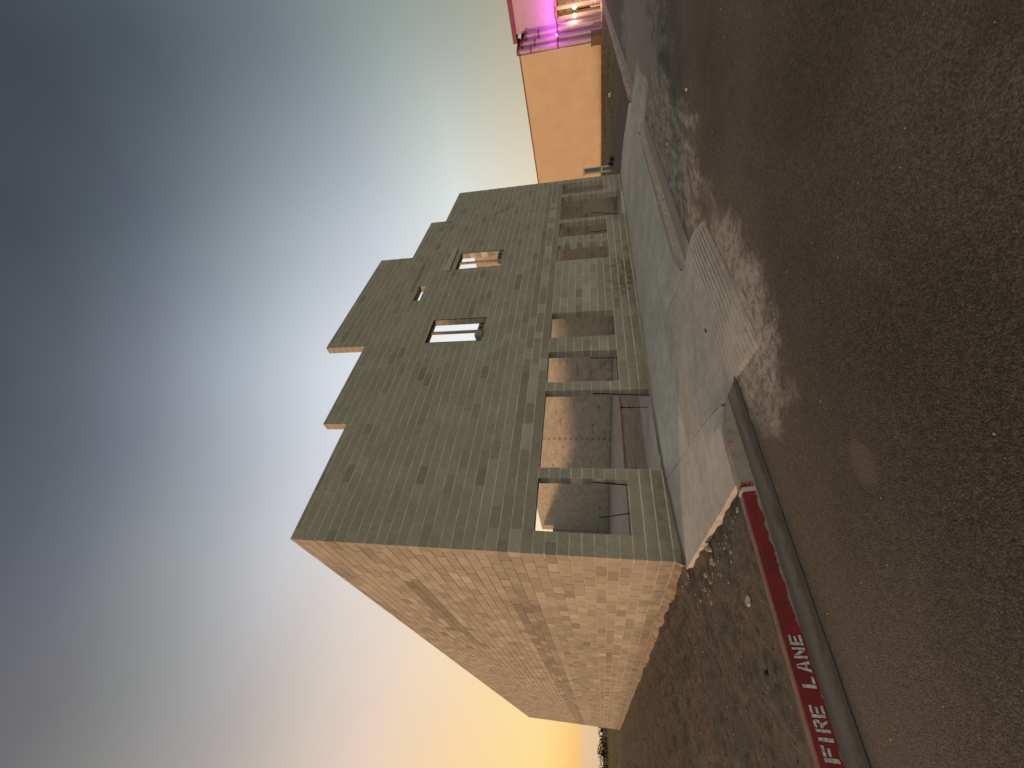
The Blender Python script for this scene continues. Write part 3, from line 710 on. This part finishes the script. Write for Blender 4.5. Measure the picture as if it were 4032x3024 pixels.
# floor: slab by the door, a trench of dirt, slab to the back
g = MB(); g.box(TH-0.02, W-TH+0.02, 0.0035+0.0, 1.80, -0.25, -0.006); g.build('floor_slab', M_floor, bld)
g = MB(); g.box(TH-0.02, W-TH+0.02, 8.35, D-TH+0.02, -0.25, -0.006); g.build('floor_slab', M_floor, bld)
g = MB(); g.grid([[(x, y, -0.075+0.03*fbm(x, y, 0.8, 3)+0.012*fbm(x, y, 4, 2)) for x in axis([(TH-0.02, W-TH+0.02, 0.25)])] for y in axis([(1.7, 8.45, 0.2)])])
g.build('trench_dirt', M_trench, bld)
g = MB(); g.box(0.4, W-0.4, 8.20, 8.33, -0.2, 0.02); g.build('form_board', M_wood, bld)
# loose hollow blocks left standing on the sills of the upper windows
def hollow_block(loc, rz, label):
    t_ = empty('hollow_block', loc, label=label, cat='concrete block', group='loose hollow blocks left on upper sills'); t_.rotation_euler = (0, 0, rz)
    g = MB(); l, hh, dp, w_ = 0.397, 0.194, 0.19, 0.034
    xs_ = [-l/2, -l/2+w_, -w_/2, w_/2, l/2-w_, l/2]
    g.box(-l/2, l/2, -dp/2, dp/2, 0, w_, .82); g.box(-l/2, l/2, -dp/2, dp/2, hh-w_, hh, .82)
    for a, b in ((0, 1), (2, 3), (4, 5)): g.box(xs_[a], xs_[b], -dp/2+0.001, dp/2-0.001, w_, hh-w_, .8)
    o = g.build('shell', M_block, t_)
    g = MB(); g.box(-l/2+0.01, l/2-0.01, dp/2-0.03, dp/2-0.003, w_-0.01, hh-w_+0.01, .7); g.build('end_web', M_block, t_)
hollow_block((6.14, 0.135, 20*H), R(4), 'loose hollow block on the sill of the upper window left of the parapet centre')
hollow_block((5.72, 0.135, 20*H), R(83), 'loose block standing end on beside the post in the left upper window')
hollow_block((9.86, 0.135, 20*H), R(-5), 'loose hollow block on the sill of the upper window under the jutting lintel')
# stub of pipe with two black caps inside the wide left doorway
pt = empty('pipe_stub', (3.62, 0.62, 0.0), label='thin metal stub with two black knobs inside the left doorway by the rebar', cat='pipe stub')
g = MB(); g.tube((0, 0, -0.1), (0, 0, 0.60), 0.008, 0.012, 8); g.build('stem', M_steel, pt)
for z in (0.55, 0.39):
    g = MB(); g.lump((0, 0, z), 0.026, 1, 2, (1, 1, 1), 0.05); g.build('knob', M_black, pt)

# ================================================================== RESTAURANT NEXT DOOR
Nw = Vector((44.7, -0.42, 0)); ww = Vector((0.285, 0.9586, 0)).normalized(); ee = Vector((ww.y, -ww.x, 0))
rs = empty('restaurant_building', (Nw.x, Nw.y, -0.3), label='tan stucco restaurant next door with purple lit front and dark red cornice', cat='building')
rs.rotation_euler = (0, 0, math.atan2(ee.y, ee.x))
# local axes: x = ee (away), y = ww (back from the street), z up from -0.3
g = MB(); g.box(0, 14, 0, 30, -0.2, 7.42); g.build('wall', M_stucco, rs)
g = MB(); g.box(-0.06, 14.05, -0.06, 30.05, 7.42, 7.52); g.build('coping', M_trim, rs)
g = MB(); g.box(-0.025, -0.001, 0.0, 30, -0.2, 0.16); g.build('plinth', M_planter, rs)
# stepped pilasters on the street corner
for i, (y0, y1, zt) in enumerate(((-0.30, -0.002, 7.50), (-0.66, -0.302, 7.10), (-1.05, -0.662, 6.72))):
    g = MB(); x0 = 0.12+0.45*i; g.box(x0, x0+2.2, y0, y1, -0.2, zt)
    pil = g.build('pilaster', M_tower, rs)
    g = MB(); g.box(x0-0.07, x0+2.25, y0-0.07, y1, zt, zt+0.22); g.build('cap', M_trim, pil)
    for zb in (zt-1.15, 3.9):
        g = MB(); g.box(x0-0.04, x0+2.22, y0-0.04, y1, zb, zb+0.13); g.build('moulding', M_trim, pil)
# tower over the covered entrance
g = MB(); g.box(1.5, 14, -9.0, -1.052, 4.15, 7.70); tw = g.build('tower', M_tower, rs)
g = MB(); g.box(1.32, 14.1, -9.1, -0.42, 7.70, 8.06); g.build('cornice', M_trim, tw)
g = MB(); g.box(1.40, 14.05, -9.05, -1.0, 4.0, 4.148); g.build('soffit', M_trim, tw)
g = MB(); g.box(6.5, 6.8, -9.0, 3.0, -0.2, 4.0); sf = g.build('storefront', M_pale, rs)
g = MB(); g.box(6.44, 6.499, -0.10, 0.70, 0.45, 2.2); g.build('door', M_glassdark, sf)
for y in (-3.6, -2.2, -0.9):
    g = MB(); g.box(6.40, 6.498, y-0.10, y+0.10, -0.2, 3.9); g.build('door_post', M_tower, sf)
for z in (2.55, 3.3):
    g = MB(); g.box(6.42, 6.497, -9, 1.4, z, z+0.14); g.build('beam', M_tower, sf)
for x, y in ((1.75, -1.3), (1.75, -5.0), (4.2, -1.3)):
    g = MB(); g.box(x-0.13, x+0.13, y-0.13, y+0.13, -0.2, 4.0); g.build('column', M_tower, rs)
# paved terrace under the tower
g = MB(); g.box(0.6, 16, -9.5, -0.35, -0.2, 0.10); g.build('terrace', M_pale, rs)
# white terrace railing
rl = g = MB()
for z in (0.55, 0.95): g.box(2.6, 2.64, -4.5, -1.5, z, z+0.05)
rail = g.build('terrace_railing', M_white, rs)
for k in range(9):
    g = MB(); y = -4.45+k*0.36; g.box(2.59, 2.65, y, y+0.05, 0.1, 0.99); g.build('baluster', M_white, rail)
# planter box on the corner
pl = empty('planter_box', (Nw + ee*(-0.6) + ww*(-0.5)) + Vector((0, 0, -0.28)), label='low olive planter box standing at the corner of the tan stucco wall', cat='planter'); pl.rotation_euler = rs.rotation_euler
g = MB(); g.box(-0.3, 0.55, -0.36, 0.34, 0, 0.95); g.build('box', M_planter, pl)
g = MB(); g.box(-0.34, 0.59, -0.40, 0.38, 0.95, 1.03); g.build('rim', M_planter, pl)
# wall lamps: the globes under the tower, and the purple wash lamps
def lampobj(name, loc, col, energy, size, parent):
    l = bpy.data.lights.new(name, 'POINT'); l.energy = energy; l.color = col; l.shadow_soft_size = size
    o = bpy.data.objects.new(name, l); C.objects.link(o); o.location = loc; o.parent = parent; return o
for i, (x, y) in enumerate(((1.55, 0.05-0.42), (1.55, -0.95), (1.55, -1.6), (1.55, -2.15), (2.4, -2.5))):
    lm = empty('globe_lamp', Nw + ee*x + ww*y + Vector((0, 0, 2.10)), label=('glowing warm globe lamp nearest the tan corner, first of the row', 'second glowing globe lamp from the tan corner', 'third glowing globe lamp from the tan corner', 'fourth glowing globe lamp from the tan corner', 'glowing globe lamp set back behind the row')[i], cat='lamp', group='globe lamps under the tower')
    g = MB(); g.lump((0, 0, 0), 0.13, 0, 2, (1, 1, 1.25), 0.0); g.build('globe', M_bulb, lm, True)
    g = MB(); g.tube((0, 0, 0.15), (0, 0, 1.88), 0.012, 0.012, 6); g.build('stem', M_sconce, lm)
    if i in (1, 4): lampobj('globe_light', (0.5, -0.35, 0.2), (1.0, 0.70, 0.38), 260.0, 0.12, lm)
for y in (-1.7, -3.2, -4.7):
    lm = empty('purple_flood_lamp', Nw + ee*0.55 + ww*y + Vector((0, 0, 3.7)), label='small purple flood lamp under the tower wall, ' + ('closest to the stepped pilasters' if y > -2 else 'middle of the row' if y > -4 else 'at the edge of the picture'), cat='lamp', group='purple flood lamps'); lm.rotation_euler = rs.rotation_euler
    g = MB(); g.box(-0.06, 0.05, -0.35, 0.35, -0.05, 0.03); g.build('housing', M_sconce, lm)
    g = MB(); g.box(-0.04, 0.035, -0.32, 0.32, 0.031, 0.045); g.build('lens', M_purple, lm)
    g = MB(); g.box(0.05, 0.96, -0.02, 0.02, -0.03, 0.01); g.build('bracket', M_sconce, lm)
    lampobj('purple_light', (0.0, 0.0, 0.16), (0.70, 0.10, 1.0), 120.0, 0.2, lm)
lm = empty('purple_strip_lamp', Nw + ee*(-0.0) + ww*(-1.6) + Vector((0, 0, 1.7)), label='purple glowing strip lamp on the wall below the stepped pilasters', cat='lamp'); lm.rotation_euler = rs.rotation_euler
g = MB(); g.box(-0.05, 0.05, 0.45, 0.62, 1.9, 2.1); g.build('lens', M_purple, lm)
g = MB(); g.box(0.05, 0.11, 0.42, 0.65, 1.85, 2.15); g.build('housing', M_sconce, lm)
lampobj('purple_light', (-0.25, 0.35, 2.2), (0.80, 0.14, 1.0), 60.0, 0.08, lm)

# ================================================================== BACKGROUND TREES
def tree(x, y, hgt, wid, seed, label):
    rnd = random.Random(seed)
    t_ = empty('tree', (x, y, -0.36), label=label, cat='tree', group='trees along the far field')
    g = MB(); g.tube((0, 0, 0), (0.1, 0, hgt*0.6), hgt*0.035, hgt*0.012, 7)
    for k in range(5):
        a = rnd.uniform(0, 6.28); g.tube((0, 0, hgt*(0.18+0.07*k)), (math.cos(a)*wid*0.35, math.sin(a)*wid*0.35, hgt*(0.45+0.08*k)), hgt*0.012, hgt*0.004, 5)
    g.build('trunk', M_bark, t_)
    g = MB()
    for k in range(620):
        a = rnd.uniform(0, 6.28); rr = wid*0.5*math.sqrt(rnd.random()); zz = rnd.random()**0.8
        prof = 0.75+0.25*math.sin(a*3+seed) ; top = 0.97-0.45*(rr/(wid*0.5))**2
        c = Vector((math.cos(a)*rr*prof, math.sin(a)*rr*prof, hgt*(0.05+zz*top*0.92)))
        s_ = hgt*rnd.uniform(0.03, 0.075)
        d1 = Vector((rnd.gauss(0,1), rnd.gauss(0,1), rnd.gauss(0,1))).normalized()*s_; d2 = d1.orthogonal().normalized()*s_*0.7
        g.quad([c-d1-d2, c+d1-d2*0.5, c+d1*0.6+d2, c-d1*0.7+d2])
    g.build('crown', M_leaf, t_)
KIND = ['dark bushy tree behind the building\'s far left corner', 'low round dark tree, second out from the building\'s far corner', 'tallest dark tree of the far field row', 'dark tree with a dipped crown in the far field row',
        'wide dark tree beside the dipped crown', 'small dark tree at the left end of the far field row', 'dark shrubby tree beyond the picture\'s left edge']
ti = 0
for x, y, hh, wd in ((8, 142, 3.4, 9), (1.5, 140, 3.1, 8), (-4.5, 138, 3.6, 8.5), (-10.5, 137, 3.0, 8), (-16, 139, 3.4, 9), (-23, 140, 3.8, 9), (-31, 143, 3.3, 9)):
    tree(x, y, hh, wd, 11+ti, KIND[ti]); ti += 1
# ================================================================== SMALL THINGS
def stone(name, x, y, z, r, label, cat, m, seed, sq=(1, 1, 0.7), rough=0.4, rz=0):
    o_ = MB(); o_.lump((0, 0, r*sq[2]*0.45), r, seed, 2, sq, rough)
    o = o_.build(name, m); o.location = (x, y, z); o.rotation_euler = (0, 0, rz); return tag(o, label, cat)
stone('stone', -1.21, -2.42, dirt_z(-1.21, -2.42), 0.040, 'pale crumbly stone lying in the dirt behind the red curb', 'stone', M_stone, 3, (1.1, .9, .6), 0.6)
stone('stone', -1.76, -2.46, dirt_z(-1.76, -2.46), 0.026, 'small dark stone in the dirt behind the lettered curb', 'stone', M_black, 5)
stone('rubble_piece', -0.30, -1.32, dirt_z(-0.3, -1.32)+0.01, 0.16, 'long broken concrete piece lying beside the slab edge', 'rubble', M_rubble, 8, (0.22, 1.0, 0.22), 0.35, R(-28))
stone('rubble_piece', -0.47, -1.36, dirt_z(-0.47, -1.36), 0.045, 'lumpy concrete chunk at the end of the long broken piece', 'rubble', M_rubble, 9, (1, .9, .7), 0.5)
stone('rubble_piece', -0.45, -0.82, dirt_z(-0.45, -0.82), 0.035, 'small concrete chunk nearest the building corner', 'rubble', M_rubble, 12, (1, .8, .7), 0.5)
stone('stone', 4.97, -5.03, -0.268, 0.022, 'white pebble alone on the dark asphalt far right', 'stone', M_stone, 14)
stone('stone', 6.1, -3.95, -0.268, 0.030, 'white pebble in the cement wash by the worn curb', 'stone', M_stone, 15)
stone('litter', 24.87, -0.71, verge_z(24.87, -0.71), 0.16, 'white scrap of litter lying on the verge before the tan wall', 'litter', M_white, 16, (1.3, .7, .8), 0.5)
stone('tire_scrap', 22.3, 1.7, verge_z(22.3, 1.7), 0.20, 'black tire scrap on the verge, apart from the white frame', 'scrap', M_black, 18, (1, .6, .8), 0.4)
stone('tire_scrap', 23.3, 2.3, verge_z(23.3, 2.3), 0.20, 'black tire scrap at the foot of the white frame', 'scrap', M_black, 19, (1, .6, .9), 0.4)
lf = MB(); P = []
for i in range(9):
    u = i/8; wd = 0.028*math.sin(math.pi*min(1, u*0.92+0.04))**0.7; P.append([(-wd, u*0.15, 0.006+0.010*math.sin(u*5)), (0, u*0.15, 0.001+0.004*u), (wd, u*0.15, 0.009+0.008*math.cos(u*6))])
lf.grid(P); lo = lf.build('dry_leaf', M_leafdry); lo.location = (1.55, -3.30, -0.195); lo.rotation_euler = (R(-3), 0, R(-55))
tag(lo, 'curled brown leaf lying on the grooved curb ramp', 'leaf')
# white frame beside the building's right corner
fr = empty('sign_frame', (24.35, 2.93, verge_z(24.35, 2.93)), label='white upright frame with a grey panel beyond the building\'s right corner', cat='sign frame'); fr.rotation_euler = (0, 0, R(-22))
for x in (-0.20, 0.20):
    g = MB(); g.box(x-0.03, x+0.03, -0.03, 0.03, 0, 1.62); g.build('post', M_white, fr)
g = MB(); g.box(-0.34, 0.34, -0.035, 0.035, 1.622, 1.68); g.build('top_bar', M_white, fr)
g = MB(); g.box(-0.168, 0.168, -0.02, 0.02, 0.52, 0.60); g.build('cross_bar', M_white, fr)
g = MB(); g.box(-0.168, 0.168, -0.01, 0.01, 0.602, 1.60); g.build('panel', M_greypanel, fr)
# white plank lying far off in the dirt
g = MB(); P = []
for i in range(14):
    u = i/13; hh = 0.30*min(1, u*2.2+0.05); P.append([(0, -0.18, 0), (0, -0.15, hh), (0, 0.15, hh*0.96), (0, 0.18, 0)])
    P[-1] = [(-u*3.0, b, c + 0.02*nz(u, 1, 6)) for _, b, c in P[-1]]
g.grid(P); g.quad(P[0]); g.quad(P[-1][::-1]); o = g.build('white_board', M_white); o.location = (-1.9, 39.2, -0.20)
tag(o, 'white board lying flat far off across the bare lot', 'board')

# ---- uncountable ground cover
rnd = random.Random(3)
g = MB()
for i in range(3200):
    x = -0.12 - abs(rnd.gauss(0, 2.2)); y = rnd.uniform(-2.9, 7)
    if y < 0 and x > -0.36-0.02*y: continue
    r = 0.004+0.010*rnd.random()**3
    bm_s = rnd.randint(0, 50)
    g.lump((x, y, dirt_z(x, y)+r*0.2), r, bm_s, 1, (1, 1, .7), 0.5)
tag(g.build('clods', M_clod), kind='stuff')
g = MB()
for i in range(260):
    x = -0.12 - abs(rnd.gauss(0, 2.0)); y = rnd.uniform(-2.9, 4)
    if y < 0 and x > -0.36-0.02*y: continue
    r = 0.004+0.008*rnd.random()**3; g.lump((x, y, dirt_z(x, y)+r*0.3), r, i, 1, (1, 1, .7), 0.5)
for i in range(320):
    x = rnd.uniform(-4, 8); y = -3.5-abs(rnd.gauss(0, 1.3)); r = 0.0025+0.0045*rnd.random()**2
    g.lump((x, y, -0.266+r*0.3), r, i, 1, (1, 1, .7), 0.5)
for i in range(70):
    y = rnd.uniform(-2.8, 0.6); x = -0.46-0.03*y*0-abs(rnd.gauss(0, 0.16)) if y < 0 else -0.14-abs(rnd.gauss(0, 0.15)); r = 0.006+0.020*rnd.random()**3
    g.lump((x, y, dirt_z(x, y)+r*0.3), r, i, 1, (1, 1.3, .6), 0.6)
tag(g.build('gravel', M_rubble), kind='stuff')
g = MB()
for i in range(2600):
    x = -0.15 - abs(rnd.gauss(0, 2.4)); y = rnd.uniform(-2.9, 9)
    if y < 0 and x > -0.42: continue
    a = rnd.gauss(1.2, 0.7); l_ = rnd.uniform(0.015, 0.06); z = dirt_z(x, y)+0.004
    dx_, dy_ = math.cos(a)*l_, math.sin(a)*l_; px, py = -math.sin(a)*0.002, math.cos(a)*0.002; up_ = rnd.uniform(0.002, 0.018)
    g.quad([(x-px, y-py, z), (x+px, y+py, z), (x+dx_+px, y+dy_+py, z+up_), (x+dx_-px, y+dy_-py, z+up_)])
tag(g.build('straw', M_straw), kind='stuff')
g = MB()
for i in range(9000):
    if i < 6500: x = rnd.uniform(20, 43.5); y = rnd.uniform(-2.2, 13); z = verge_z(x, y)
    else: x = rnd.uniform(-16, 8); y = rnd.uniform(44, 75); z = -0.36
    if i < 6500 and (fbm(x, y, 0.35, 2) < -0.05 or x < 21+4*rnd.random()): continue
    h_ = rnd.uniform(0.06, 0.24); a = rnd.uniform(0, 6.28); w_ = rnd.uniform(0.01, 0.03); lean = rnd.gauss(0, 0.06)
    dx_, dy_ = math.cos(a)*w_, math.sin(a)*w_
    g.quad([(x-dx_, y-dy_, z-0.02), (x+dx_, y+dy_, z-0.02), (x+lean, y+lean, z+h_)])
tag(g.build('dry_grass', M_grass), kind='stuff')
